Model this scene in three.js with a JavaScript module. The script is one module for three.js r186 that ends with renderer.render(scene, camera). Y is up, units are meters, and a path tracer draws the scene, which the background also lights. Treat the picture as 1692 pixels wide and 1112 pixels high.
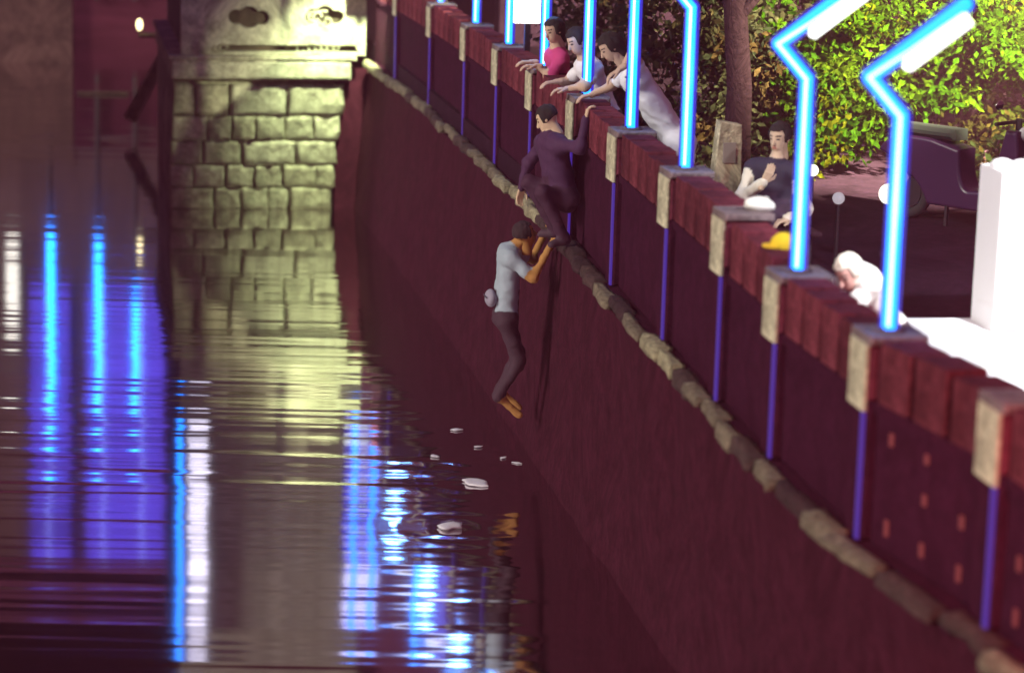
import * as THREE from 'three';
import { mergeGeometries, mergeVertices } from 'three/addons/utils/BufferGeometryUtils.js';

// ------------------------------------------------------------------ camera, sky, sun, exposure
const scene = new THREE.Scene();
const camera = new THREE.PerspectiveCamera(14.567, 1024 / 672, 0.5, 400);
camera.position.set(0, 6.2, 0);
{
  const yaw = 0.178487, pitch = 0.207082, roll = 0.028;
  const fw = new THREE.Vector3(Math.sin(yaw) * Math.cos(pitch), -Math.sin(pitch), -Math.cos(yaw) * Math.cos(pitch));
  const r = new THREE.Vector3(Math.cos(yaw), 0, Math.sin(yaw)), u = new THREE.Vector3().crossVectors(r, fw);
  const r2 = r.clone().multiplyScalar(Math.cos(roll)).addScaledVector(u, Math.sin(roll));
  const u2 = u.clone().multiplyScalar(Math.cos(roll)).addScaledVector(r, -Math.sin(roll));
  camera.quaternion.setFromRotationMatrix(new THREE.Matrix4().makeBasis(r2, u2, fw.clone().negate()));
}
camera.focus = 24; camera.userData.fStop = 1.0;
const renderer = new THREE.WebGLRenderer();
renderer.toneMapping = THREE.LinearToneMapping;
renderer.toneMappingExposure = 1.0;
renderer.shadowMap.enabled = true;
scene.fog = new THREE.FogExp2(new THREE.Color().setRGB(0.9, 0.32, 0.52), 0.002); // thin maroon haze added as a veil that lifts the dark tones
{ // night sky: even wine-coloured town glow
  const w = 16, h = 8, d = new Float32Array(w * h * 4);
  for (let i = 0; i < w * h; i++) d.set([0.1, 0.024, 0.048, 1], i * 4);
  const t = new THREE.DataTexture(d, w, h, THREE.RGBAFormat, THREE.FloatType);
  t.mapping = THREE.EquirectangularReflectionMapping; t.needsUpdate = true;
  scene.background = t; scene.environment = t;
}
const sun = new THREE.DirectionalLight(new THREE.Color(1, 0.95, 0.82), 2.8);
sun.position.set(-20, 16, -10); sun.target.position.set(4, 2, -20);
sun.castShadow = true; sun.shadow.radius = 30; sun.shadow.mapSize.set(2048, 2048);
Object.assign(sun.shadow.camera, { left: -30, right: 30, top: 30, bottom: -30, near: 1, far: 120 });
scene.add(sun, sun.target);

// ------------------------------------------------------------------ helpers
const V = (x, y, z) => new THREE.Vector3(x, y, z);
let seed = 7;
const rnd = () => { seed = (seed + 0x6d2b79f5) | 0; let t = Math.imul(seed ^ (seed >>> 15), 1 | seed); t = (t + Math.imul(t ^ (t >>> 7), 61 | t)) ^ t; return ((t ^ (t >>> 14)) >>> 0) / 4294967296; };
const rr = (a, b) => a + (b - a) * rnd();
const hash = (x, y, z) => { let h = Math.imul(x | 0, 374761393) ^ Math.imul(y | 0, 668265263) ^ Math.imul(z | 0, 2147483647 ^ 0x1b873593); h = Math.imul(h ^ (h >>> 13), 1274126177); return ((h ^ (h >>> 16)) >>> 0) / 4294967296; };
const sm = (t) => t * t * (3 - 2 * t), mix = (a, b, t) => a + (b - a) * t, clamp = (x, a = 0, b = 1) => Math.min(b, Math.max(a, x));
function noise(x, y = 0, z = 0) {
  const X = Math.floor(x), Y = Math.floor(y), Z = Math.floor(z), u = sm(x - X), v = sm(y - Y), w = sm(z - Z);
  const c = (i, j, k) => hash(X + i, Y + j, Z + k);
  return mix(mix(mix(c(0, 0, 0), c(1, 0, 0), u), mix(c(0, 1, 0), c(1, 1, 0), u), v), mix(mix(c(0, 0, 1), c(1, 0, 1), u), mix(c(0, 1, 1), c(1, 1, 1), u), v), w);
}
const fbm = (x, y = 0, z = 0, o = 4) => { let s = 0, a = 0.5, t = 0; for (let i = 0; i < o; i++) { s += a * noise(x, y, z); t += a; x *= 2.03; y *= 2.03; z *= 2.03; a *= 0.5; } return s / t; };
const taken = {};
const numbered = (n) => { const k = taken[n] = (taken[n] ?? -1) + 1; return k ? `${n}_${String(k).padStart(3, '0')}` : n; };
function mesh(name, geo, mat, parent, at) {
  const m = new THREE.Mesh(geo, mat); m.name = parent ? name : numbered(name); (parent || scene).add(m);
  if (at) m.position.set(...at);
  m.castShadow = m.receiveShadow = true; return m;
}
function thing(name, label, category, at = [0, 0, 0], group) {
  const g = new THREE.Group(); g.name = numbered(name); g.position.set(...at); scene.add(g);
  g.userData = { label, category }; if (group) g.userData.group = group; return g;
}
const struct = (o, label, category) => { o.userData = { kind: 'structure', label, category }; return o; };
const box = (w, h, d, x = 0, y = 0, z = 0, s = 1) => new THREE.BoxGeometry(w, h, d, s, s, s).translate(x, y, z);
function bevelBox(w, h, d, b = 0.012) { // chamfered box, centred
  const s = new THREE.Shape(); const x = w / 2 - b, y = h / 2 - b;
  s.moveTo(-x, -y); s.lineTo(x, -y); s.lineTo(x, y); s.lineTo(-x, y); s.closePath();
  return new THREE.ExtrudeGeometry(s, { depth: d - 2 * b, bevelEnabled: true, bevelSize: b, bevelThickness: b, bevelSegments: 1, steps: 1 }).translate(0, 0, -d / 2 + b);
}
function texture(size, fn, srgb = true, rep = [1, 1]) {
  const d = new Uint8Array(size * size * 4);
  for (let y = 0; y < size; y++) for (let x = 0; x < size; x++) { const c = fn(x / size, y / size); const i = (y * size + x) * 4; for (let k = 0; k < 3; k++) d[i + k] = clamp(c[k]) * 255; d[i + 3] = 255; }
  const t = new THREE.DataTexture(d, size, size); t.wrapS = t.wrapT = THREE.RepeatWrapping; t.magFilter = t.minFilter = THREE.LinearFilter;
  if (srgb) t.colorSpace = THREE.SRGBColorSpace; t.repeat.set(...rep); t.needsUpdate = true; return t;
}
// tiling noise in the unit square
const tile = (u, v, f, s = 0, o = 4) => { const a = u * 2 * Math.PI, b = v * 2 * Math.PI, R = f / 6.283; return fbm(Math.cos(a) * R + 40 + s, Math.sin(a) * R + 40 + Math.cos(b) * R * 0.7, Math.sin(b) * R + 40, o); };
const lin = (r, g, b) => new THREE.Color().setRGB(r, g, b);
const stainTex = (seedN, lo, hi, f = 14) => texture(512, (u, v) => { const n = tile(u, v, f, seedN), m = tile(u, v, f * 5, seedN + 9, 3), q = mix(lo, hi, clamp(n * 1.5 - 0.25)) * (0.8 + 0.4 * m); return [q, q, q]; });
const bumpTex = (seedN, f = 30) => texture(512, (u, v) => { const q = tile(u, v, f, seedN, 5); return [q, q, q]; }, false);
const stain = stainTex(3, 0.62, 1.0), softStain = stainTex(21, 0.74, 1.0, 24), roughBump = bumpTex(5), fineBump = bumpTex(11, 70);
function worldUV(geo, s = 1) { // uv in metres from the dominant normal axis
  if (!geo.attributes.normal) geo.computeVertexNormals();
  const p = geo.attributes.position, n = geo.attributes.normal, uv = new Float32Array(p.count * 2);
  for (let i = 0; i < p.count; i++) {
    const ax = Math.abs(n.getX(i)), ay = Math.abs(n.getY(i)), az = Math.abs(n.getZ(i));
    const x = p.getX(i), y = p.getY(i), z = p.getZ(i);
    const [a, b] = ax > ay && ax > az ? [z, y] : ay > az ? [x, z] : [x, y];
    uv[2 * i] = a * s; uv[2 * i + 1] = b * s;
  }
  geo.setAttribute('uv', new THREE.BufferAttribute(uv, 2)); return geo;
}
const std = (c, o = {}) => new THREE.MeshStandardMaterial({ color: lin(...c), roughness: 0.85, ...o });
const matte = (c, o = {}) => new THREE.MeshPhysicalMaterial({ color: lin(...c), roughness: 0.95, specularIntensity: 0.12, map: softStain, ...o });
const stony = (c, o = {}) => std(c, { map: stain, bumpMap: roughBump, bumpScale: 0.012, ...o });
const glow = (c, k = 1) => new THREE.MeshStandardMaterial({ color: lin(0.02, 0.02, 0.03), roughness: 0.6, emissive: lin(...c), emissiveIntensity: k });

const M = {
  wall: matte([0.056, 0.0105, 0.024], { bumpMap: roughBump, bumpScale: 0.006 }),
  lower: matte([0.046, 0.0085, 0.027]),
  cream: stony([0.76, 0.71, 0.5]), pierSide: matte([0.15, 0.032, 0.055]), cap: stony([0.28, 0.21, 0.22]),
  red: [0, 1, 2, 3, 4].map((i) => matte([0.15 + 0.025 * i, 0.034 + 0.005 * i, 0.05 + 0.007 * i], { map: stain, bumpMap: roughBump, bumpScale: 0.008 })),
  stone: [[0.52, 0.49, 0.37], [0.47, 0.44, 0.32], [0.56, 0.53, 0.41], [0.44, 0.42, 0.31]].map((c) => stony(c)),
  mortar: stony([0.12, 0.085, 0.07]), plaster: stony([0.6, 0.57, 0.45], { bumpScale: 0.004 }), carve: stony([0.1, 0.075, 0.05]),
  coping: [[0.045, 0.015, 0.02], [0.085, 0.045, 0.042], [0.27, 0.22, 0.15], [0.48, 0.43, 0.27]].map((c) => stony(c, { bumpScale: 0.02 })),
  dark: matte([0.12, 0.025, 0.055]), far: stony([0.24, 0.13, 0.12]), paving: matte([0.032, 0.012, 0.026]),
  whiteStone: std([0.8, 0.8, 0.8], { bumpMap: fineBump, bumpScale: 0.002 }), metal: std([0.06, 0.05, 0.06], { metalness: 0.7, roughness: 0.4 }),
  neon: glow([0.004, 0.2, 1.0], 4.6), farNeon: glow([0.006, 0.2, 1.0], 11), core: glow([0.85, 1.0, 1.0], 1.9), rim: glow([0.05, 0.04, 0.8], 0.8),  // rim: blue glow drawn in for the halo around each tube
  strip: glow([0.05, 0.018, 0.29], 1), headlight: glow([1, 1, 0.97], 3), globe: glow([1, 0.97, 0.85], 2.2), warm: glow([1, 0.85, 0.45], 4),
  violet: glow([0.1, 0.06, 0.8], 1.15), violets: [0.7, 1.2, 2.0].map((k) => glow([0.1, 0.06, 0.8], k)), thinNeon: glow([0.25, 0.3, 1], 2.4), whites: [1.4, 2.4, 3.6].map((k) => glow([0.8, 0.78, 1.0], k)), whiteLight: glow([0.85, 0.83, 1.0], 2.2), orange: glow([0.36, 0.035, 0.03], 0.5),
};

// ------------------------------------------------------------------ the water
{
  const hx = Math.sin(0.1785), hz = -Math.cos(0.1785); // heading of the view: the ripples run towards the near bridge
  const waves = [];
  for (let i = 0; i < 26; i++) {
    const L = 0.16 * Math.pow(1.135, i) * rr(0.9, 1.1), a = rr(-0.07, 0.07), k = 2 * Math.PI / L;
    const c = Math.cos(a), s = Math.sin(a);
    waves.push([k * (hx * c - hz * s), k * (hz * c + hx * s), rr(0, 6.28), 0.0055 / k * (L < 0.35 ? 1.1 : L > 1.0 ? 0.45 : 0.9)]);
  }
  const spots = [[3.9, -23.6, 0.5, 0.0030], [3.7, -22.7, 0.45, 0.0026], [3.4, -21.3, 0.5, 0.002]]; // rings below the hanging man
  const height = (x, z) => {
    const calm = 0.3 + 1.25 * sm(clamp((fbm(x * 0.12 + 9, z * 0.45, 3, 3) - 0.3) * 2.3));
    const dist = hx * x + hz * z; // metres out along the view
    let h = 0;
    for (const [kx, kz, p, A] of waves) h += A * Math.sin(kx * x + kz * z + p);
    h *= calm * (dist > 34 ? 0.75 : 1);
    h += 0.005 * Math.exp(-((dist - 23.7 - 0.15 * noise(x * 0.6)) ** 2) / 0.02); // a small wash line that crosses the river
    for (const [sx, sz, R, A] of spots) { const r = Math.hypot(x - sx, z - sz); h += A * Math.cos(r * 24) * Math.exp(-(r * r) / (R * R)); }
    return h;
  };
  const x0 = -9, x1 = 5.2, nx = 150, zs = [];
  for (let z = -11; z > -75;) { zs.push(z); z -= z > -30 ? 0.036 : z > -45 ? 0.06 : 0.2; }
  const nz = zs.length, pos = new Float32Array((nx + 1) * nz * 3), nor = new Float32Array(pos.length), idx = [];
  for (let j = 0; j < nz; j++) for (let i = 0; i <= nx; i++) {
    const x = mix(x0, x1, i / nx), z = zs[j], e = 0.01, n = V(-(height(x + e, z) - height(x - e, z)) / (2 * e), 1, -(height(x, z + e) - height(x, z - e)) / (2 * e)).normalize();
    const o = (j * (nx + 1) + i) * 3; pos.set([x, height(x, z), z], o); nor.set([n.x, n.y, n.z], o);
    if (j && i) { const a = (j - 1) * (nx + 1) + i - 1, b = a + nx + 1; idx.push(a, a + 1, b, a + 1, b + 1, b); }
  }
  const g = new THREE.BufferGeometry();
  g.setAttribute('position', new THREE.BufferAttribute(pos, 3)); g.setAttribute('normal', new THREE.BufferAttribute(nor, 3)); g.setIndex(idx);
  const water = mesh('river_water', g, new THREE.MeshPhysicalMaterial({ color: lin(0.62, 0.58, 0.6), metalness: 1, roughness: 0.065 }));
  struct(water, 'dark rippled river water with blue light reflections', 'water');
  const far = mesh('river_water', new THREE.PlaneGeometry(240, 400).rotateX(-Math.PI / 2).translate(-129, -0.03, -100), water.material);
  struct(far, 'dark open river beyond the rippled reach', 'water');
}

// ------------------------------------------------------------------ the embankment wall on the right
const edgePts = [[-45, 4.55], [-38.4, 4.58], [-33.3, 4.66], [-30, 4.66], [-26.8, 4.62], [-24.6, 4.6], [-20.5, 4.45], [-18.4, 4.37], [-16.2, 4.29], [-14.8, 4.25], [-13.2, 4.27], [-12.5, 4.37], [-11.8, 4.44], [-11, 4.5], [-4, 4.55]];
const edgeX = (z) => { for (let i = 1; i < edgePts.length; i++) if (z <= edgePts[i][0]) { const [a, b] = [edgePts[i - 1], edgePts[i]]; return mix(a[1], b[1], sm(clamp((z - a[0]) / (b[0] - a[0])))); } return 4.5; };
const GROUND = 2.4, LEDGE = 2.2, PXat = (z) => edgeX(z) + 0.1, topAt = (z) => 3.34 + 0.13 * sm(clamp((-z - 15.3) / 1.2));
{
  const wall = thing('embankment_wall', 'dark maroon stone retaining wall dropping from the pale ledge to the water', 'wall', [4.6, 0, -20]);
  const pos = [], idx = [], nzz = 150, ny = 14;
  for (let j = 0; j <= nzz; j++) for (let i = 0; i <= ny; i++) {
    const z = mix(-46, -5, j / nzz), t = i / ny, y = mix(-0.6, LEDGE - 0.1, t);
    const x = mix(4.42, edgeX(z) + 0.06, t) + (fbm(z * 1.4, y * 2.2, 1) - 0.5) * 0.05 + (hash(Math.floor(z / 0.9 + (Math.floor(y / 0.42) % 2) * 0.5), Math.floor(y / 0.42), 5) - 0.5) * 0.012;
    pos.push(x - 4.6, y, z + 20);
    if (j && i) { const a = (j - 1) * (ny + 1) + i - 1, b = a + ny + 1; idx.push(a, a + 1, b, a + 1, b + 1, b); }
  }
  const g = new THREE.BufferGeometry(); g.setAttribute('position', new THREE.Float32BufferAttribute(pos, 3)); g.setIndex(idx); g.computeVertexNormals();
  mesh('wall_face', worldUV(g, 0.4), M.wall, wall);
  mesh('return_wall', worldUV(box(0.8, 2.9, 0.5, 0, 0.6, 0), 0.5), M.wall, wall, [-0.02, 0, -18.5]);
  mesh('wall_core', box(0.9, 2.55, 33, 0.72, 0.8, -1.6), M.dark, wall);
  for (let z = -38; z < -6; z += 1) { const e = edgeX(z + 0.5) + 0.05, f = PXat(z + 0.5) + 0.3; mesh('ledge_slab', worldUV(box(f - e, 0.1, 0.99), 0.6), M.lower, wall, [(f + e) / 2 - 4.6, LEDGE - 0.062, z + 0.5 + 20]); }
  // coping stones, each its own, from the bridge to the near end; tones as the photograph shows them
  const tones = [[-39, 3], [-36.2, 2], [-34.2, 1], [-33.6, 2], [-32.4, 1], [-31.2, 2], [-29.6, 1], [-28.6, 2], [-26.6, 3], [-24.2, 1], [-23.4, 0], [-21.6, 1], [-21, 2], [-19.9, 0], [-19.5, 2], [-18.9, 3], [-17.9, 1], [-17.3, 2], [-15.4, 1], [-15.0, 2], [-14.6, 0], [-14.0, 0], [-13.8, 2], [-12.9, 1], [-12.4, 2], [-11.95, 1], [-11.7, 2], [-9, 1]];
  const tone = (z) => { let t = 1; for (const [a, k] of tones) if (z >= a) t = k; return t; };
  for (let z = -38.1; z < -6;) {
    const L = rr(0.42, 0.8), zc = z + L / 2, w = rr(0.08, 0.14), h = rr(0.06, 0.11);
    const s = new THREE.BoxGeometry(w, h, L - 0.03, 3, 2, 6), p = s.attributes.position;
    for (let i = 0; i < p.count; i++) { const x = p.getX(i), y = p.getY(i), zz = p.getZ(i); const n = fbm(x * 6 + zc * 7, y * 6, zz * 5, 3) - 0.5; if (x < 0) p.setX(i, x + n * 0.09 + (y > 0.02 ? 0.015 : 0)); p.setY(i, y + (y > 0 ? n * 0.035 : 0)); }
    s.deleteAttribute('uv'); const q = mergeVertices(s.deleteAttribute('normal')); q.computeVertexNormals();
    const c = mesh('coping_stone', worldUV(q, 0.8), M.coping[tone(zc)], wall, [edgeX(zc) - 0.03 + w / 2 - 4.6 + rr(-0.025, 0.025), LEDGE - h / 2 + rr(-0.01, 0.02), zc + 20]);
    c.rotation.y = Math.atan2(edgeX(zc + 0.3) - edgeX(zc - 0.3), 0.6);
    z += L;
  }
}

// ------------------------------------------------------------------ parapet on the ledge
const pierZ = [-35.7, -32.7, -29.9, -27.48, -25.33, -22.97, -20.67, -18.45, -16.57, -15.06, -13.3, -11.72]; // near edges
const PW = 0.3, PD = 0.32, pierX = (zn) => PXat(zn - PD / 2);
{
  const L0 = [4.8, LEDGE, -20], W = PW, D = PD;
  const par = thing('parapet', 'stepped red parapet with pale piers running along the ledge', 'parapet', L0);
  pierZ.forEach((zn) => {
    const top = topAt(zn), hh = top - LEDGE, zc = zn - D / 2;
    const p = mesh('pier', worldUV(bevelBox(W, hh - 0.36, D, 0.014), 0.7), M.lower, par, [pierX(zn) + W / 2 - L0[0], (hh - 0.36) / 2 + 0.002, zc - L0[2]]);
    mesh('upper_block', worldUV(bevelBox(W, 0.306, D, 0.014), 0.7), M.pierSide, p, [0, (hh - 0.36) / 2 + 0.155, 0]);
    mesh('facing_slab', worldUV(bevelBox(0.022, 0.37, D - 0.02, 0.006), 0.7), M.cream, p, [-W / 2 - 0.0125, hh / 2 - 0.18 + 0.125, 0]);
    mesh('cap', worldUV(bevelBox(W + 0.035, 0.05, D + 0.035, 0.012), 0.9), M.cap, p, [0.005, hh / 2 + 0.18 - 0.025, 0]);
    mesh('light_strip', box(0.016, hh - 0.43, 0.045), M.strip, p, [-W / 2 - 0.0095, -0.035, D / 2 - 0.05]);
    mesh('foot_stone', bevelBox(0.07, 0.05, 0.16, 0.012), M.cream, p, [-W / 2 + 0.1, hh / 2 - 0.13, D / 2 + 0.082]);
  });
  const edges = [-38.1, ...pierZ, -9.4];
  for (let k = 0; k + 1 < edges.length; k++) {
    const a = edges[k] + 0.002, b = (k + 2 < edges.length ? edges[k + 1] - D : edges[k + 1]) - 0.002, zc = (a + b) / 2, top = topAt(zc);
    const xa = k ? pierX(edges[k]) : PXat(a), xb = k + 2 < edges.length ? pierX(edges[k + 1]) : PXat(b), len = b - a, turn = Math.atan2(xb - xa, len);
    const railY = top - 0.36 - LEDGE, X = (z) => mix(xa, xb, (z - a) / len) + 0.15 - L0[0]; // railY: top of the dark lower wall
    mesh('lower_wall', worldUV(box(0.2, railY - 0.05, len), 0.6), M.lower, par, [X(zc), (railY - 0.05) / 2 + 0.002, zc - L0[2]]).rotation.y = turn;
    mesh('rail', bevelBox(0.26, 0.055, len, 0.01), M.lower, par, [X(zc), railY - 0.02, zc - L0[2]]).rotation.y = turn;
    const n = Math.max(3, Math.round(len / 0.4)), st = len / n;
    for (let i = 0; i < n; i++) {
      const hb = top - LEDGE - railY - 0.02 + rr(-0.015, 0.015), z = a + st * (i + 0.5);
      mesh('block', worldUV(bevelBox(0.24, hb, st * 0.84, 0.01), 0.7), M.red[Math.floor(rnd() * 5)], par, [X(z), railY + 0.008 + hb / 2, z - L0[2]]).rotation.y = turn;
    }
    if (zc > -13.5) for (let q = 0; q < 3; q++) for (let i = 0; i < n; i++) { // little red lamps set in the lower wall
      if (rnd() < 0.12) continue; const z = a + st * (i + 0.5);
      mesh('red_light', bevelBox(0.012, rr(0.05, 0.09), 0.045, 0.004), M.orange, par, [X(z) - 0.107, [0.13, 0.4, 0.62][q], z - L0[2]]).rotation.y = turn;
    }
  }
}

// ------------------------------------------------------------------ bent neon lamps on the piers
function tubeGeo(pts, r, seg = 10) {
  const path = new THREE.CurvePath();
  for (let i = 1; i < pts.length; i++) path.add(new THREE.LineCurve3(pts[i - 1], pts[i]));
  const parts = [];
  for (let i = 1; i < pts.length; i++) {
    const d = pts[i].clone().sub(pts[i - 1]), L = d.length();
    const c = new THREE.CylinderGeometry(r, r, L, seg, 1).applyQuaternion(new THREE.Quaternion().setFromUnitVectors(V(0, 1, 0), d.normalize())).translate(...pts[i].clone().add(pts[i - 1]).multiplyScalar(0.5).toArray());
    parts.push(c, new THREE.SphereGeometry(r * 1.01, seg, 6).translate(...pts[i].toArray()));
  }
  return mergeGeometries(parts);
}
const bend = [V(0, 0, 0), V(0, 1.16, 0), V(-0.185, 1.365, 0), V(0.32, 1.755, 0)];
const off = V(-0.012, 0, 0.03), off2 = V(-0.026, 0, 0.062);
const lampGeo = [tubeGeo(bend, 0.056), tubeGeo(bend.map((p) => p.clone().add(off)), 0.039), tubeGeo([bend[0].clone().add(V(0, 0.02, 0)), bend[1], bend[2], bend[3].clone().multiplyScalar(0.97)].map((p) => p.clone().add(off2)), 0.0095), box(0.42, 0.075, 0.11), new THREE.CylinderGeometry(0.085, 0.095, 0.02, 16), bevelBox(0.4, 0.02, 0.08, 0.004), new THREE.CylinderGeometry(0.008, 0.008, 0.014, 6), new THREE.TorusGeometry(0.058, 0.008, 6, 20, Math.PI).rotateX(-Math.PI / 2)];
function neonLamp(x, y, z, label) {
  const t = thing('neon_lamp', label, 'lamp', [x, y, z], 'bent neon lamps along the parapet');
  mesh('halo_tube', lampGeo[0], M.rim, t, [0, 0.02, 0]); mesh('neon_tube', lampGeo[1], M.neon, t, [0, 0.02, 0]); mesh('neon_core', lampGeo[2], M.core, t, [0, 0.02, 0]);  // the wide blue outer tube is a painted halo, not a casing
  const h = mesh('head_light', lampGeo[3], M.headlight, t, [0.165, 1.575, 0]); h.rotation.z = 0.65;
  mesh('base_plate', lampGeo[4], M.cap, t, [0, 0.01, 0]);
  const hh = mesh('head_housing', lampGeo[5], M.metal, t, [0.143, 1.607, -0.03]); hh.rotation.z = 0.65;
  for (const [bx, bz] of [[0.055, 0.055], [-0.055, 0.055], [0.055, -0.055], [-0.055, -0.055]]) mesh('bolt', lampGeo[6], M.metal, t, [bx, 0.026, bz]);
  for (const y of [0.42, 0.86]) mesh('collar', lampGeo[7], M.metal, t, [0, y, -0.012]);
  const l = new THREE.PointLight(lin(0.15, 0.45, 1), 1.1, 0, 2); l.position.set(-0.05, 0.7, 0.14); l.shadow.radius = 6; l.castShadow = true; t.add(l);
  return t;
}
const lampText = {
  0: 'blue neon lamp above the frame, nearest the bridge', 1: 'blue neon lamp above the frame, second from the bridge', 2: 'blue neon lamp beside the white light box, cut by the top of the photo',
  3: 'short visible blue tube left of the magenta-clad person', 4: 'blue neon tube behind the head of the magenta-clad person', 5: 'blue neon tube behind the woman in pale pink',
  6: 'tall blue neon tube in front of the pale pink dress', 7: 'blue neon tube with its bend cut by the top edge', 9: 'zigzag blue neon lamp in front of the green tree, left of the two', 10: 'zigzag blue neon lamp nearest the white pillar, its whole arm in view',
};
pierZ.forEach((z, i) => { if (lampText[i]) neonLamp(pierX(z) + 0.14, topAt(z) + 0.003, z - 0.14, lampText[i]); });

{ // red lantern past the right edge: it reddens the near bays of the parapet
  const t = thing('red_lantern', 'red lantern on a post past the right edge, reddening the near parapet', 'lamp', [4.95, GROUND, -8.7]);
  mesh('post', new THREE.CylinderGeometry(0.03, 0.04, 2.0, 10), M.metal, t, [0, 1.0, 0]); mesh('arm', box(0.9, 0.04, 0.04, -0.43, 1.98, 0), M.metal, t);
  mesh('lantern_light', new THREE.SphereGeometry(0.17, 20, 14).scale(1, 1.15, 1), glow([1, 0.06, 0.05], 3), t, [-0.82, 1.76, 0]);
  const l = new THREE.PointLight(lin(1, 0.13, 0.14), 34, 0, 2); l.position.set(-0.82, 1.76, 0); l.shadow.radius = 9; l.castShadow = true; t.add(l);
}

// ------------------------------------------------------------------ the bridge: abutment with rubble courses, frieze, deck
{
  const zf = -38.2, br = thing('stone_bridge', 'lit rubble stone bridge abutment with carved openings above its cornice', 'bridge', [3, 0, zf]);
  const put = (x, y, z) => [x - 3, y, z - zf];
  mesh('core', box(2.34, 2.9, 5.4), M.stone[3], br, put(2.99, 0.44, zf - 2.86));
  const courses = [[1.83, 1.36, [1.80, 2.12, 2.62, 3.45, 4.28]], [1.36, 1.0, [1.78, 2.31, 2.66, 3.0, 3.43, 3.85, 4.24]], [1.0, 0.64, [1.77, 2.24, 2.8, 3.6, 4.2]], [0.64, 0.31, [1.75, 2.1, 2.57, 2.99, 3.4, 3.9, 4.17]], [0.31, -0.02, [1.74, 2.4, 2.8, 3.2, 3.5, 4.13]], [-0.02, -0.5, [1.74, 2.2, 2.9, 3.5, 4.12]]];
  courses.forEach(([y1, y0, xs], ci) => {
    for (let i = 0; i + 1 < xs.length; i++) {
      const j = () => rr(-0.02, 0.02), g = 0.014;
      const w = xs[i + 1] - xs[i] - g, h = y1 - y0 - g, d = 0.3, s = new THREE.BoxGeometry(w, h, d, 10, 7, 2), p = s.attributes.position;
      const q0 = [j(), j(), j(), j()], sd = ci * 13 + i * 5.7;
      for (let k = 0; k < p.count; k++) {
        let x = p.getX(k), y = p.getY(k), z = p.getZ(k);
        const u = x / w + 0.5, v = y / h + 0.5, ed = Math.min(u, 1 - u) * w, ev = Math.min(v, 1 - v) * h;
        const n1 = fbm(x * 5 + sd, y * 5 + sd, 2, 3) - 0.5, n2 = fbm(x * 11 + sd, y * 11, 7, 3) - 0.5;
        if (z > -d / 2 + 0.01) z += (z > d / 2 - 0.01 ? 1 : 0.4) * (Math.min(0.014, ed * 0.6) + Math.min(0.014, ev * 0.6) - 0.02 + n1 * 0.08 + n2 * 0.06);
        x += (u < 0.02 ? mix(q0[0], q0[1], v) : u > 0.98 ? mix(q0[2], q0[3], v) : 0) + (fbm(y * 9 + sd, 4, sd, 2) - 0.5) * 0.05 * (u < 0.05 || u > 0.95 ? 1 : 0);
        y += (v < 0.02 || v > 0.98 ? (fbm(x * 7 + sd, 1, sd, 3) - 0.5) * 0.06 : 0);
        p.setXYZ(k, x, y, z);
      }
      s.deleteAttribute('uv'); const q = mergeVertices(s.deleteAttribute('normal')); q.computeVertexNormals();
      mesh('stone', worldUV(q, 0.7), M.stone[Math.floor(rnd() * 4)], br, put((xs[i] + xs[i + 1]) / 2, (y0 + y1) / 2, zf - d / 2 + 0.02));
    }
  });
  mesh('cornice', worldUV(bevelBox(2.6, 0.27, 5.6, 0.03), 0.6), M.plaster, br, put(3.08, 2.045, zf - 2.65));
  mesh('cornice_ledge', worldUV(bevelBox(2.72, 0.06, 5.7, 0.015), 0.6), M.stone[0], br, put(3.1, 2.215, zf - 2.69));
  // frieze slab with two cloud-shaped openings and a long slot
  const s = new THREE.Shape(); s.moveTo(1.93, 2.25); s.lineTo(4.6, 2.25); s.lineTo(4.6, 8.2); s.lineTo(1.93, 8.2); s.closePath();
  const cloud = (cx, cy, k) => { // outline of three overlapping lobes
    const h = new THREE.Path(), N = 72, lobes = [[-0.19 * k, 0.005, 0.115], [0.19 * k, -0.005, 0.11], [0, 0, 0.165], [-0.09, 0.02, 0.1], [0.09, 0, 0.1]];
    for (let i = 0; i <= N; i++) { const a = -i / N * 2 * Math.PI, c = Math.cos(a), t = Math.sin(a); let r = 0; for (const [x, y, R] of lobes) { const b = x * c + y * t, q = b * b - (x * x + y * y - R * R); if (q >= 0) r = Math.max(r, b + Math.sqrt(q)); } i ? h.lineTo(cx + c * r, cy + t * r) : h.moveTo(cx + c * r, cy + t * r); }
    return h;
  };
  s.holes.push(cloud(2.9, 2.79, 1), cloud(4.0, 2.81, 0.92));
  const slot = new THREE.Path(); slot.moveTo(2.5, 2.285); slot.lineTo(2.5, 2.395); slot.lineTo(4.46, 2.405); slot.lineTo(4.5, 2.295); slot.closePath(); s.holes.push(slot);
  const fr = mesh('frieze', worldUV(new THREE.ExtrudeGeometry(s, { depth: 0.14, bevelEnabled: true, bevelSize: 0.008, bevelThickness: 0.008, bevelSegments: 1, curveSegments: 8 }), 0.6), M.plaster, br, put(0, 0, zf - 0.16));
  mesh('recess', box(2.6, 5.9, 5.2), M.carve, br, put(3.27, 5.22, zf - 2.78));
  // scrollwork left in the right opening and in the slot
  const curl = (cx, cy, r, a0, a1, t = 0.014) => new THREE.TubeGeometry(new THREE.CatmullRomCurve3(Array.from({ length: 9 }, (_, i) => { const a = mix(a0, a1, i / 8), q = r * (1 - 0.45 * i / 8); return V(cx + q * Math.cos(a) * 1.3, cy + q * Math.sin(a), 0); })), 16, t, 5);
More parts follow.
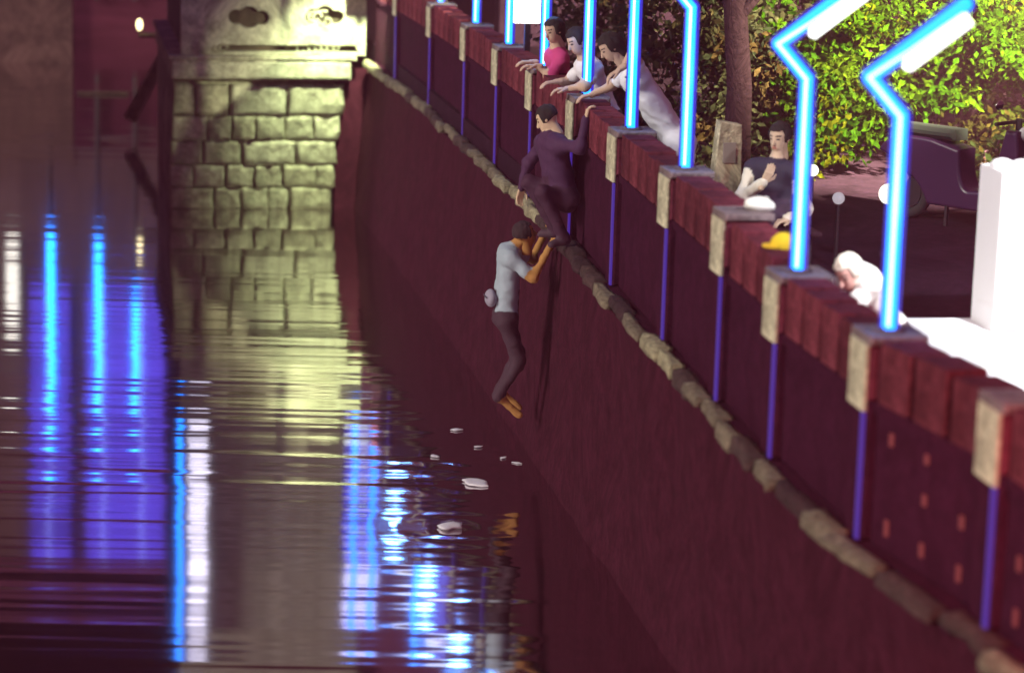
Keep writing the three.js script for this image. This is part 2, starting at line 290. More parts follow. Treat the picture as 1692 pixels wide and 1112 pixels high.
  for (const [cx, cy, r, a0, a1, th] of [[3.85, 2.8, 0.09, 0, 6, 0.018], [3.96, 2.78, 0.12, 1, 5.5, 0.017], [4.03, 2.74, 0.08, 3, 8.4, 0.015], [3.82, 2.86, 0.06, 2, 7, 0.012]])
    mesh('scrollwork', curl(cx, cy, r, a0, a1, th), M.plaster, fr, [0, 0, 0.1]);
  for (let i = 0; i < 7; i++) mesh('scrollwork', curl(3.66 + i * 0.085, 2.345 + rr(-0.015, 0.015), 0.05, rr(0, 6), rr(6, 11), 0.011), i < 5 ? M.plaster : M.stone[1], fr, [0, 0, 0.12]);
  mesh('scrollwork', mergeGeometries([curl(2.52, 2.34, 0.06, 0, 6, 0.02), curl(2.44, 2.33, 0.05, 2, 8, 0.016)]), M.stone[1], fr, [0, 0, 0.16]);
  mesh('shade_pier', worldUV(bevelBox(3, 9.4, 11.5, 0.05), 0.4), M.far, br, put(-4.6, 3.6, zf - 1.2));  // unseen pier added to keep the sun off the abutment
  mesh('deck', worldUV(bevelBox(20, 0.7, 7.2, 0.03), 0.4), M.dark, br, put(-5, 8.56, zf - 3.75));
  mesh('deck_parapet', worldUV(bevelBox(20, 0.8, 0.3, 0.03), 0.4), M.dark, br, put(-5, 9.315, zf - 0.4));
}
{ // light box on the abutment above the frame: the tall white and blue reflection at the left of the pier
  const t = thing('light_sign', 'tall white light box with a blue neon edge on the abutment above the frame', 'sign', [2.1, 3.15, -37.98], 'light boxes mirrored in the river');
  mesh('frame', bevelBox(0.5, 3.7, 0.08, 0.01), M.metal, t, [0, 1.85, -0.02]);
  for (let i = 0; i < 20; i++) mesh('light_bar', box(rr(0.24, 0.31), 0.183 * rr(0.5, 0.9), 0.02), M.whites[Math.floor(rnd() * 3)], t, [0.07, 0.11 + i * 0.183, 0.033]);
  mesh('neon_tube', new THREE.CylinderGeometry(0.045, 0.045, 3.66, 10), M.neon, t, [-0.2, 1.85, 0.06]);
  const u = thing('light_sign', 'violet light box with two blue neon tubes above the parapet corner', 'sign', [4.6, 3.12, -37.85], 'light boxes mirrored in the river');
  mesh('frame', bevelBox(0.56, 3.2, 0.08, 0.01), M.metal, u, [0, 1.6, -0.02]);
  for (let i = 0; i < 18; i++) mesh('light_bar', box(0.52, 0.172 * rr(0.5, 0.9), 0.02), (i > 8 && rnd() < 0.5 ? M.whites : M.violets)[Math.floor(rnd() * 3)], u, [0, 0.1 + i * 0.175, 0.033]);
  for (const x of [-0.12, 0.16]) mesh('neon_tube', new THREE.CylinderGeometry(0.045, 0.045, 3.1, 10), M.neon, u, [x, 1.6, 0.095]);
}
{ // floodlight that washes the abutment
  const at = V(4.42, 4.1, -36.75), aim = V(4.3, 1.7, -38.3);
  const t = thing('floodlight', 'yellow-green floodlight on a bracket above the frame, washing the bridge abutment', 'lamp', at.toArray());
  const q = new THREE.Quaternion().setFromUnitVectors(V(0, 0, 1), aim.clone().sub(at).normalize());
  const h = mesh('housing', bevelBox(0.34, 0.24, 0.14, 0.02), M.metal, t); h.quaternion.copy(q); h.position.copy(V(0, 0, -0.09).applyQuaternion(q));
  const e = mesh('flood_light', bevelBox(0.28, 0.18, 0.012, 0.004), glow([0.85, 1, 0.4], 4), t); e.quaternion.copy(q);
  mesh('bracket', mergeGeometries([box(0.55, 0.04, 0.04, 0.3, 0.14, 0), box(0.05, 0.9, 0.05, 0.55, -0.3, 0)]), M.metal, t);
  const l = new THREE.SpotLight(lin(0.83, 1, 0.54), 165, 0, 0.58, 1, 2); l.position.copy(V(0, 0, 0.04).applyQuaternion(q)); l.target.position.copy(aim); l.castShadow = true; l.shadow.radius = 6; t.add(l); scene.add(l.target);
}

// ------------------------------------------------------------------ the far bank under and beyond the bridge
{
  const q = thing('far_quay', 'dim brown quay wall far behind at the left edge of the photo', 'wall', [-4.5, 0, -58]);
  mesh('wall_face', worldUV(bevelBox(10.2, 2.7, 1.2, 0.03), 0.4), M.far, q, [0, 0.75, -0.4]);
  mesh('coping', bevelBox(10.3, 0.14, 1.3, 0.03), M.far, q, [0, 2.17, -0.4]);
  const d = thing('back_quay', 'quay wall coloured dark for the unlit opening left of the abutment', 'wall', [4, 0, -64]);
  mesh('wall_face', box(30, 3, 1, 0, 1, 0), M.dark, d); mesh('coping', bevelBox(30, 0.12, 1.1, 0.03), M.dark, d, [0, 2.57, 0]);  // shade of the opening is put into the wall colour
  const b = thing('dark_building', 'unlit building behind the far quay carrying violet light panels', 'building', [1, 2.4, -67]);
  mesh('wall', box(11, 11, 4, 0, 5.5, 0), M.far, b); mesh('roof', bevelBox(11.4, 0.3, 4.4, 0.05), M.dark, b, [0, 11.16, 0]);
  const panel = (x0, x1, y0, y1, label) => {
    const k = 64.9 / 58, t = thing('light_panel_sign', label, 'sign', [(x0 + x1) / 2 * k, y0 * k + 0.45, -64.9], 'violet light panels on the dark building');
    const w = (x1 - x0) * k, h = (y1 - y0) * k, n = 26;
    mesh('backing', box(w + 0.06, h + 0.06, 0.04, 0, h / 2, -0.05), M.metal, t);
    for (let i = 0; i < n; i++) mesh('light_bar', box(w, h / n * rr(0.55, 0.86), 0.05), M.violets[Math.floor(rnd() * 3)], t, [0, h / n * (i + 0.5), 0]);
    for (let q = 0; q < (w > 1.2 ? 2 : 1); q++) mesh('neon_line', box(0.045, h, 0.03), M.thinNeon, t, [w > 1.2 ? (q ? 0.42 : -0.55) : -0.05, h / 2, 0.045]);
    return [t, w, h];
  };
  panel(-0.4, 0.47, 5.3, 11.8, 'narrow violet light panel mirrored at the left edge of the river');
  panel(0.82, 2.55, 5.3, 11.8, 'wide violet light panel mirrored left of the bridge abutment');
  for (const [x, y0, y1, l] of [[0.07, 4.0, 8.4, 'leftmost tall blue light column, mirrored at the left of the river'], [1.12, 4.2, 8.0, 'middle tall blue light column of the three on the far bank'], [1.95, 5.5, 7.8, 'shortest tall blue light column of the three, nearest the abutment']]) {
    const t = thing('light_column', l, 'lamp', [x, 0.9, -58.8 - (x > 0.5 ? 4.6 : 0)], 'blue light columns on the far bank'); const k = x > 0.5 ? 63.4 / 58.8 : 1; t.position.x = x * k;
    const up = (y) => (y + 6.2) * k - 6.2 - 0.9;
    mesh('mast', new THREE.CylinderGeometry(0.05, 0.06, up(y0), 8), M.metal, t, [0, up(y0) / 2, 0]);
    mesh('neon_tube', new THREE.CylinderGeometry(0.07, 0.09, up(y1) - up(y0), 10), M.farNeon, t, [0, (up(y0) + up(y1)) / 2, 0]);
  }
  const lw = thing('lit_window', 'small lit window mirrored at the far left edge of the water', 'window', [-0.86, 5.4, -64.95]);
  mesh('frame', bevelBox(0.4, 1.9, 0.06, 0.01), M.metal, lw, [0, 0.9, -0.02]); for (let i = 0; i < 3; i++) mesh('window_pane_light', box(0.3, 0.52, 0.03, 0, 0, 0), M.globe, lw, [0, 0.3 + i * 0.6, 0.03]);
  // landing with a little lamp behind the abutment
  const s = thing('landing_stage', 'small landing platform with a sloping strut and lamp behind the abutment', 'landing', [1.9, 0, -46]);
  mesh('platform', bevelBox(0.62, 0.05, 0.5, 0.01), M.coping[3], s, [0, 1.765, 0]);
  const st = mesh('strut', worldUV(bevelBox(0.22, 1.5, 0.2, 0.03), 1), M.coping[2], s, [-0.12, 0.95, -0.02]); st.rotation.z = -0.5;
  mesh('lamp_globe', new THREE.SphereGeometry(0.055, 12, 8).scale(1, 1.9, 1), M.warm, s, [-0.3, 1.95, 0.05]);
  mesh('lamp_stem', new THREE.CylinderGeometry(0.015, 0.015, 0.12, 6), M.metal, s, [-0.3, 1.82, 0.05]);
  const glint = mesh('glint_pole', new THREE.CylinderGeometry(0.022, 0.028, 1.0, 8).rotateZ(Math.PI / 2), M.coping[2], null, [1.1, 0.03, -52.2]); glint.userData = { label: 'pale pole added for the glitter on the water in the dark opening', category: 'glint' };  // pale bar put in for glints on the water
}
// warm lamps on the bridge parapet, above the frame
for (const [x, y, l] of [[2.62, 7.15, 'small warm lamp on the bridge parapet above the abutment'], [4.32, 7.2, 'small warm lamp on the bridge parapet by the embankment']]) {
  const t = thing('bridge_lamp', l, 'lamp', [x, 9.717, -38.62], 'warm lamps on the bridge parapet');
  mesh('post', new THREE.CylinderGeometry(0.025, 0.03, 0.3, 8), M.metal, t, [0, 0.15, 0]); mesh('lamp_globe', new THREE.SphereGeometry(0.07, 12, 8), M.warm, t, [0, 0.36, 0]);
}

// ------------------------------------------------------------------ promenade
{
  const g = mesh('promenade', worldUV(new THREE.BoxGeometry(60, 0.4, 120).translate(34.75, 0, -50), 0.35), M.paving, null, [0, GROUND - 0.2, 0]);
  struct(g, 'dark purple promenade paving behind the parapet', 'paving');
  const p = thing('stone_plinth', 'bright white stone plinth behind the red parapet blocks at the right edge', 'plinth', [6.6, GROUND, -15.1]);
  mesh('base', bevelBox(2.7, 0.1, 5.1, 0.015), M.whiteStone, p, [0, 0.052, 0]);
  for (let i = 0; i < 4; i++) mesh('slab', bevelBox(2.6, 0.05, 1.22, 0.01), M.whiteStone, p, [0, 0.128, -1.88 + i * 1.25]);
  const w = thing('stone_pillar', 'overexposed white stone pillar with lobed top at the right edge', 'pillar', [6.93, GROUND + 0.155, -17.3]);
  mesh('shaft', bevelBox(0.9, 1.12, 0.5, 0.03), M.whiteStone, w, [0, 0.56, 0]);
  for (const [x, y, r] of [[-0.36, 1.12, 0.085], [-0.21, 1.105, 0.095], [-0.07, 1.09, 0.08], [0.08, 1.1, 0.09], [0.24, 1.11, 0.09], [0.37, 1.11, 0.08]]) mesh('finial', new THREE.SphereGeometry(r, 16, 10).scale(1, 0.8, 2), M.whiteStone, w, [x, y, 0]);
  mesh('plaque', bevelBox(0.14, 0.05, 0.015, 0.004), M.paving, w, [0.04, 0.42, 0.2585]);
  // flood lamp over the plinth
  const f = thing('flood_lamp', 'tall promenade floodlight above the frame over the white plinth', 'lamp', [7.9, GROUND, -13.4]);
  mesh('mast', new THREE.CylinderGeometry(0.05, 0.07, 4.6, 10), M.metal, f, [0, 2.3, 0]);
  mesh('arm', box(0.9, 0.06, 0.06, -0.42, 4.56, 0), M.metal, f);
  mesh('head_light', bevelBox(0.5, 0.05, 0.3, 0.012), glow([1, 0.98, 1], 4), f, [-0.75, 4.5, 0]);
  const l = new THREE.SpotLight(lin(0.93, 0.95, 1), 400, 0, 0.62, 0.6, 2); l.position.set(-0.75, 4.44, 0); l.target.position.set(6.9, GROUND + 0.4, -16.2); l.castShadow = true; l.shadow.radius = 8; f.add(l); scene.add(l.target);
}
{ // lit sign stand, bench, litter bin and globes
  const s = thing('sign_stand', 'cream tapered sign stand with a grey notice beside the tree trunk', 'sign', [5.52, GROUND, -20.9]);
  const sh = new THREE.Shape(); sh.moveTo(-0.16, 0); sh.lineTo(0.15, 0); sh.lineTo(0.1, 1.1); sh.lineTo(-0.07, 1.13); sh.closePath();
  mesh('body', new THREE.ExtrudeGeometry(sh, { depth: 0.12, bevelEnabled: true, bevelSize: 0.01, bevelThickness: 0.01, bevelSegments: 1 }), stony([0.75, 0.66, 0.42]), s, [0, 0, -0.06]);
  mesh('notice', bevelBox(0.11, 0.17, 0.008, 0.002), std([0.28, 0.24, 0.2]), s, [0.01, 0.88, 0.0755]);
  mesh('foot', bevelBox(0.4, 0.05, 0.22, 0.01), M.cream, s, [0, 0.026, 0]);
  const c = thing('white_bag', 'white plastic bag lying on the bare pier without a lamp', 'bag', [pierX(-16.57) + 0.26, topAt(-16.57) + 0.003, -16.72]);
  const bg = new THREE.SphereGeometry(0.068, 20, 14), p = bg.attributes.position; for (let i = 0; i < p.count; i++) { const k = 0.8 + 0.5 * fbm(p.getX(i) * 14, p.getY(i) * 14, p.getZ(i) * 14, 3); p.setXYZ(i, p.getX(i) * 1.5 * k, Math.max(p.getY(i) * 0.75 * k + 0.035, 0), p.getZ(i) * k); } bg.computeVertexNormals();
  mesh('sack', bg, std([0.85, 0.84, 0.78], { roughness: 0.5 }), c); mesh('handle', new THREE.TorusGeometry(0.03, 0.006, 6, 16), std([0.85, 0.84, 0.78]), c, [0.03, 0.075, 0]).rotation.x = 1.1;
  const y = thing('yellow_cap', 'bright yellow cap on the parapet left of the green tree lamp', 'cap', [PXat(-15.75) + 0.17, topAt(-15.8) + 0.01, -15.72]);
  mesh('crown', new THREE.SphereGeometry(0.085, 18, 10, 0, 6.29, 0, 1.7).scale(1, 1.0, 1), std([0.85, 0.6, 0.02]), y, [0, 0.012, 0]);
  mesh('peak', new THREE.CylinderGeometry(0.08, 0.08, 0.012, 18, 1, false, 0, Math.PI).rotateY(Math.PI), std([0.8, 0.52, 0.02]), y, [-0.055, 0.012, 0]);
  const globes = [[5.36 * 1.24, 3.0, -20.0, 0.085, 'white globe lamp right beside the nearest zigzag neon lamp'], [6.3, 3.07, -21, 0.05, 'small globe lamp just right of the farther zigzag neon lamp'], [7.15, 2.98, -21.2, 0.055, 'small round lamp between neon lamp and white pillar'], [6.35, 2.93, -20.4, 0.05, 'dim globe lamp low before the green tree']];
  globes.forEach(([gx, gy, gz, r, l], i) => { const t = thing('globe_lamp', l, 'lamp', [gx, GROUND, gz], 'globe lamps on the promenade'); mesh('post', new THREE.CylinderGeometry(0.014, 0.02, gy - GROUND, 8), M.metal, t, [0, (gy - GROUND) / 2, 0]); mesh('lamp_globe', new THREE.SphereGeometry(r, 16, 12), i === 0 || i === 1 ? M.globe : glow([0.5, 0.45, 0.5], 0.9), t, [0, gy - GROUND + r * 0.8, 0]); });
  const lb = thing('light_box', 'white glowing light box at the top edge behind the parapet', 'sign', [4.98, GROUND, -27.2]);
  mesh('post', box(0.06, 1.5, 0.06, 0, 0.75, 0), M.metal, lb); mesh('light_panel', bevelBox(0.3, 0.62, 0.14, 0.03), M.headlight, lb, [0, 1.66, 0.02]);
  const lb2 = thing('light_box', 'violet light box with a blue tube above the frame behind the far parapet', 'sign', [5.15, GROUND, -34.2]);
  mesh('post', box(0.06, 2, 0.06, 0, 1, 0), M.metal, lb2); mesh('light_panel', bevelBox(0.42, 1.4, 0.14, 0.03), M.violet, lb2, [0, 2.5, 0.02]); mesh('neon_tube', new THREE.CylinderGeometry(0.045, 0.045, 1.4, 10), M.neon, lb2, [-0.24, 2.5, 0.1]);
}

{ // scooter parked between the nearest neon lamp and the white pillar
  const t = thing('parked_scooter', 'dark purple scooter parked on the promenade beside the white pillar', 'scooter', [8.15, GROUND, -22.4]); t.rotation.y = -0.95;
  const paint = std([0.045, 0.015, 0.055], { roughness: 0.35 }), rubber = std([0.02, 0.02, 0.022]);
  for (const x of [-0.6, 0.6]) { const w = mesh('wheel', new THREE.TorusGeometry(0.19, 0.05, 10, 26), rubber, t, [x, 0.24, 0]); mesh('rim', new THREE.CylinderGeometry(0.14, 0.14, 0.05, 18).rotateX(Math.PI / 2), M.metal, w); }
  const sh = new THREE.Shape(); sh.moveTo(-0.85, 0.62); sh.quadraticCurveTo(-0.75, 0.78, -0.3, 0.74); sh.lineTo(-0.02, 0.68); sh.quadraticCurveTo(-0.02, 0.34, 0.12, 0.32); sh.lineTo(0.36, 0.34); sh.lineTo(0.5, 0.9); sh.lineTo(0.58, 0.9); sh.lineTo(0.62, 0.48); sh.lineTo(0.42, 0.2); sh.lineTo(-0.3, 0.2); sh.quadraticCurveTo(-0.45, 0.5, -0.85, 0.62);
  mesh('body', new THREE.ExtrudeGeometry(sh, { depth: 0.2, bevelEnabled: true, bevelSize: 0.03, bevelThickness: 0.04, bevelSegments: 3, curveSegments: 10 }), paint, t, [0, 0, -0.1]);
  mesh('seat', bevelBox(0.66, 0.1, 0.26, 0.035), rubber, t, [-0.4, 0.82, 0]);
  mesh('handlebar', new THREE.CylinderGeometry(0.018, 0.018, 0.64, 8).rotateX(Math.PI / 2), M.metal, t, [0.5, 1.0, 0]); mesh('stem', new THREE.CylinderGeometry(0.03, 0.03, 0.16, 8), M.metal, t, [0.53, 0.95, 0]);
  mesh('headlamp', new THREE.SphereGeometry(0.07, 14, 10).scale(0.7, 1, 1.2), std([0.6, 0.6, 0.62], { roughness: 0.15 }), t, [0.6, 0.9, 0]);
  for (const z of [-0.25, 0.25]) mesh('mirror', new THREE.SphereGeometry(0.06, 12, 8).scale(0.3, 0.7, 1), std([0.55, 0.55, 0.6], { roughness: 0.1, metalness: 1 }), t, [0.48, 1.16, z]);
  mesh('leg_stand', box(0.03, 0.22, 0.03, -0.1, 0.11, 0.12), M.metal, t);
}

// ------------------------------------------------------------------ trees and shrubs
const leafMat = (c) => new THREE.MeshPhysicalMaterial({ color: lin(...c), roughness: 0.9, transmission: 0.25, thickness: 0, side: THREE.DoubleSide, vertexColors: true });
function crownGeo(cx, cy, cz, rx, ry, rz, clumps, per, size, hue) {
  const pos = [], col = [], idx = [], nor = [];
  for (let c = 0; c < clumps; c++) {
    const d = V(rr(-1, 1), rr(-1, 1), rr(-1, 1)); if (d.length() > 1) { c--; continue; }
    const o = V(cx + d.x * rx, cy + d.y * ry, cz + d.z * rz), R = rr(0.16, 0.36), tn = rr(0.65, 1.2), yl = rnd() < 0.16 ? rr(0.2, 0.6) : rr(0, 0.2);
    for (let l = 0; l < per; l++) {
      const a = V(rr(-1, 1), rr(-1, 1), rr(-1, 1)).normalize().multiplyScalar(R * Math.cbrt(rnd())); a.y *= 0.7; a.add(o);
      const s = size * rr(0.6, 1.3), u = V(rr(-1, 1), rr(-1.2, 0.4), rr(-1, 1)).normalize(), v = V(rr(-1, 1), rr(-1, 1), rr(-1, 1)).cross(u).normalize();
      const b = pos.length / 3, P = [a, a.clone().addScaledVector(u, s * 0.5).addScaledVector(v, s * 0.27), a.clone().addScaledVector(u, s), a.clone().addScaledVector(u, s * 0.5).addScaledVector(v, -s * 0.27)];
      const n = u.clone().cross(v).normalize(), t = tn * rr(0.8, 1.2);
      for (const q of P) { pos.push(q.x, q.y, q.z); nor.push(n.x, n.y, n.z); col.push(clamp(t * (hue[0] + 0.45 * yl)), clamp(t * (hue[1] + 0.1 * yl)), clamp(t * hue[2])); }
      idx.push(b, b + 1, b + 2, b, b + 2, b + 3);
    }
  }
  const g = new THREE.BufferGeometry(); g.setAttribute('position', new THREE.Float32BufferAttribute(pos, 3)); g.setAttribute('normal', new THREE.Float32BufferAttribute(nor, 3)); g.setAttribute('color', new THREE.Float32BufferAttribute(col, 3)); g.setIndex(idx); return g;
}
const bark = matte([0.055, 0.024, 0.036], { bumpMap: roughBump, bumpScale: 0.03 });
function trunkGeo(pts) { // [x,y,z,r]
  const parts = [];
  for (let i = 1; i < pts.length; i++) {
    const a = V(...pts[i - 1]), b = V(...pts[i]), d = b.clone().sub(a), L = d.length();
    parts.push(new THREE.CylinderGeometry(pts[i][3], pts[i - 1][3], L * 1.04, 12, 3).applyQuaternion(new THREE.Quaternion().setFromUnitVectors(V(0, 1, 0), d.normalize())).translate(...a.add(b).multiplyScalar(0.5).toArray()));
  }
  return worldUV(mergeGeometries(parts), 1);
}
{
  const t1 = thing('leafy_tree', 'floodlit bright yellow-green tree behind the zigzag lamps', 'tree', [8.3, GROUND, -25.6]);
  mesh('trunk', trunkGeo([[1.55, 0, -0.9, 0.13], [1.3, 0.7, -0.7, 0.1], [0.6, 1.4, -0.4, 0.07], [0, 1.9, 0, 0.05]]), bark, t1);
  mesh('limb', trunkGeo([[1.3, 0.7, -0.7, 0.07], [1.5, 1.5, -0.2, 0.04], [1.7, 1.9, 0.2, 0.02]]), bark, t1); mesh('limb', trunkGeo([[0.6, 1.4, -0.4, 0.06], [-0.4, 1.2, 0.2, 0.035], [-0.75, 0.8, 0.3, 0.015]]), bark, t1);
  const m = leafMat([1, 1, 1]);
  mesh('crown', mergeGeometries([crownGeo(0.55, 1.45, 0, 1.75, 0.75, 1.1, 150, 84, 0.095, [0.14, 0.36, 0.012]), crownGeo(-0.7, 0.7, 0.3, 0.35, 0.7, 0.6, 34, 80, 0.09, [0.11, 0.26, 0.015]), crownGeo(-0.15, 0.75, 0.5, 0.3, 0.5, 0.4, 12, 46, 0.12, [0.13, 0.32, 0.012]), crownGeo(1.7, 0.5, 0.2, 0.4, 0.45, 0.4, 14, 40, 0.11, [0.1, 0.22, 0.02])]), m, t1);
  const t2 = thing('leafy_tree', 'dim grey-green tree with a bare purple trunk beside the cream sign stand', 'tree', [6.55, GROUND, -24.4]);
  mesh('trunk', trunkGeo([[0, 0, 0, 0.15], [0.0, 1.0, 0, 0.125], [-0.12, 2.2, 0, 0.11], [-0.1, 3.4, 0, 0.09]]), bark, t2);
  mesh('limb', trunkGeo([[-0.1, 1.6, 0, 0.06], [0.25, 1.2 + 0.9, 0.2, 0.035], [0.5, 2.6, 0.2, 0.02]]), bark, t2);
  mesh('crown', crownGeo(0.1, 1.2, -1.6, 1.25, 1.25, 0.9, 150, 52, 0.11, [0.15, 0.17, 0.1]), m, t2);
  const hedge = (x, z, rx, ry, rz, n, hue, label) => { const h = thing('shrub', label, 'shrub', [x, GROUND, z]); mesh('foliage', crownGeo(0, ry, 0, rx, ry, rz, n, 50, 0.1, hue), m, h); mesh('stem', trunkGeo([[0, 0, 0, 0.05], [0, ry, 0, 0.03]]), bark, h); };
  hedge(6.3, -29.5, 0.8, 1.1, 0.7, 60, [0.14, 0.15, 0.1], 'dim shrub behind the pale pink dress');
  hedge(8.9, -29.2, 1.1, 0.55, 0.5, 46, [0.05, 0.085, 0.03], 'round unlit shrub behind the bright tree');
  hedge(10.8, -28.6, 1.1, 0.6, 0.5, 46, [0.05, 0.085, 0.03], 'round unlit shrub behind the white pillar');
  hedge(9.3, -25.0, 0.8, 0.32, 0.5, 24, [0.05, 0.09, 0.03], 'low dark bush under the tree between the zigzag lamps');
  hedge(9.9, -24.5, 0.7, 0.45, 0.6, 16, [0.09, 0.14, 0.03], 'low dark shrub left of the white pillar');
  hedge(7.9, -27.5, 0.6, 0.6, 0.6, 16, [0.08, 0.12, 0.03], 'low shrub below the bright tree');
  const bk = thing('back_wall', 'dark purple building wall closing the promenade behind the trees', 'wall', [18.6, GROUND, -38.6]); mesh('wall', worldUV(box(24, 8, 0.5, 0, 4, 0), 0.3), matte([0.035, 0.014, 0.03]), bk);
  for (let i = 0; i < 6; i++) mesh('window', bevelBox(1.1, 1.3, 0.06, 0.02), M.dark, bk, [-10.6 + i * 2.1, 1.7, 0.282]);
  // floodlight aimed into the bright tree
  const f = thing('tree_spotlight', 'spotlight above the frame trained on the bright tree', 'lamp', [8.0, GROUND, -20.2]);
  mesh('mast', new THREE.CylinderGeometry(0.04, 0.05, 4.8, 8), M.metal, f, [2.6, 2.4, 3]); mesh('head_light', bevelBox(0.25, 0.2, 0.12, 0.02), glow([1, 1, 0.7], 4), f, [1.2, 4.9, 2.9]);
  const l = new THREE.SpotLight(lin(0.95, 1, 0.6), 11000, 0, 0.33, 0.7, 2); l.position.set(1.15, 4.85, 2.75); l.target.position.set(8.8, 3.9, -25.6); l.castShadow = true; l.shadow.radius = 6; f.add(l); scene.add(l.target);
}

// ------------------------------------------------------------------ people
function iso(sdf, lo, hi, c, color) { // naive surface nets
  const n = [0, 1, 2].map((k) => Math.ceil((hi[k] - lo[k]) / c) + 1), [nx, ny, nz] = n, f = new Float32Array(nx * ny * nz), at = (i, j, k) => (k * ny + j) * nx + i;
  for (let k = 0; k < nz; k++) for (let j = 0; j < ny; j++) for (let i = 0; i < nx; i++) f[at(i, j, k)] = sdf(lo[0] + i * c, lo[1] + j * c, lo[2] + k * c);
  const vid = new Int32Array(nx * ny * nz).fill(-1), pos = [], idx = [];
  const E = [[0, 1], [2, 3], [4, 5], [6, 7], [0, 2], [1, 3], [4, 6], [5, 7], [0, 4], [1, 5], [2, 6], [3, 7]];
  for (let k = 0; k + 1 < nz; k++) for (let j = 0; j + 1 < ny; j++) for (let i = 0; i + 1 < nx; i++) {
    const v = []; let s = 0; for (let q = 0; q < 8; q++) { v[q] = f[at(i + (q & 1), j + ((q >> 1) & 1), k + (q >> 2))]; if (v[q] < 0) s++; }
    if (!s || s === 8) continue;
    let x = 0, y = 0, z = 0, m = 0;
    for (const [a, b] of E) if ((v[a] < 0) !== (v[b] < 0)) { const t = v[a] / (v[a] - v[b]); x += mix(a & 1, b & 1, t); y += mix((a >> 1) & 1, (b >> 1) & 1, t); z += mix(a >> 2, b >> 2, t); m++; }
    vid[at(i, j, k)] = pos.length / 3; pos.push(lo[0] + (i + x / m) * c, lo[1] + (j + y / m) * c, lo[2] + (k + z / m) * c);
  }
  for (let k = 1; k + 1 < nz; k++) for (let j = 1; j + 1 < ny; j++) for (let i = 1; i + 1 < nx; i++) {
    const a = f[at(i, j, k)] < 0;
    const quad = (p, q, r, s, flip) => { if (p < 0 || q < 0 || r < 0 || s < 0) return; flip ? idx.push(p, r, q, p, s, r) : idx.push(p, q, r, p, r, s); };
    if (a !== f[at(i + 1, j, k)] < 0) quad(vid[at(i, j - 1, k - 1)], vid[at(i, j, k - 1)], vid[at(i, j, k)], vid[at(i, j - 1, k)], !a);
    if (a !== f[at(i, j + 1, k)] < 0) quad(vid[at(i - 1, j, k - 1)], vid[at(i - 1, j, k)], vid[at(i, j, k)], vid[at(i, j, k - 1)], !a);
    if (a !== f[at(i, j, k + 1)] < 0) quad(vid[at(i - 1, j - 1, k)], vid[at(i, j - 1, k)], vid[at(i, j, k)], vid[at(i - 1, j, k)], !a);
  }
  const g = new THREE.BufferGeometry(); g.setAttribute('position', new THREE.Float32BufferAttribute(pos, 3)); g.setIndex(idx); g.computeVertexNormals();
  if (color) { const col = []; for (let i = 0; i < pos.length; i += 3) col.push(...color(pos[i], pos[i + 1], pos[i + 2])); g.setAttribute('color', new THREE.Float32BufferAttribute(col, 3)); }
  return g;
}
const capsule = (px, py, pz, a, b, ra, rb) => { const bx = b[0] - a[0], by = b[1] - a[1], bz = b[2] - a[2], dx = px - a[0], dy = py - a[1], dz = pz - a[2]; const t = clamp((dx * bx + dy * by + dz * bz) / (bx * bx + by * by + bz * bz + 1e-9)); return Math.hypot(dx - bx * t, dy - by * t, dz - bz * t) - mix(ra, rb, t); };
const smin = (a, b, k) => { const h = Math.max(k - Math.abs(a - b), 0) / k; return Math.min(a, b) - h * h * k * 0.25; };
function field(bones, k) { return (x, y, z) => { let d = 9; for (const [a, b, ra, rb] of bones) d = smin(d, capsule(x, y, z, a, b, ra, rb), k); return d; }; }
function bounds(bones, pad) { const lo = [9e9, 9e9, 9e9], hi = [-9e9, -9e9, -9e9]; for (const [a, b, ra, rb] of bones) for (let q = 0; q < 3; q++) { lo[q] = Math.min(lo[q], a[q] - ra, b[q] - rb); hi[q] = Math.max(hi[q], a[q] + ra, b[q] + rb); } return [lo.map((v) => v - pad), hi.map((v) => v + pad)]; }
const A3 = (v) => [v.x, v.y, v.z];
function handGeo(wrist, dir, palmN, curl, skin, side) {
  const d = V(...dir).normalize(), n = V(...palmN); n.addScaledVector(d, -n.dot(d)).normalize(); const s = d.clone().cross(n).multiplyScalar(side), w = V(...wrist);
  const P = (a, b, c) => w.clone().addScaledVector(d, a).addScaledVector(s, b).addScaledVector(n, c);
  const bones = [[A3(P(-0.05, 0, 0)), A3(P(0.01, 0, 0)), 0.026, 0.024]];
  for (const b of [-0.026, -0.009, 0.009, 0.026]) bones.push([A3(P(0.005, b * 0.6, 0)), A3(P(0.085, b, 0)), 0.015, 0.0125]);
  [[-0.027, 0.06], [-0.009, 0.072], [0.009, 0.078], [0.026, 0.07]].forEach(([b, L]) => { let a = P(0.085, b, 0), ang = 0; for (const [q, r] of [[0.45, 0.0098], [0.32, 0.0088], [0.23, 0.008]]) { ang += curl; const e = a.clone().addScaledVector(d, Math.cos(ang) * L * q * 1.1).addScaledVector(n, Math.sin(ang) * L * q * 1.1); bones.push([A3(a), A3(e), r, r * 0.92]); a = e; } });
  bones.push([A3(P(0.02, 0.025, 0.006)), A3(P(0.055, 0.058, 0.014)), 0.014, 0.0115], [A3(P(0.055, 0.058, 0.014)), A3(P(0.088, 0.063, 0.014 + 0.03 * curl)), 0.011, 0.009]);
  const [lo, hi] = bounds(bones, 0.012); return iso(field(bones, 0.006), lo, hi, 0.0042, () => skin);
}
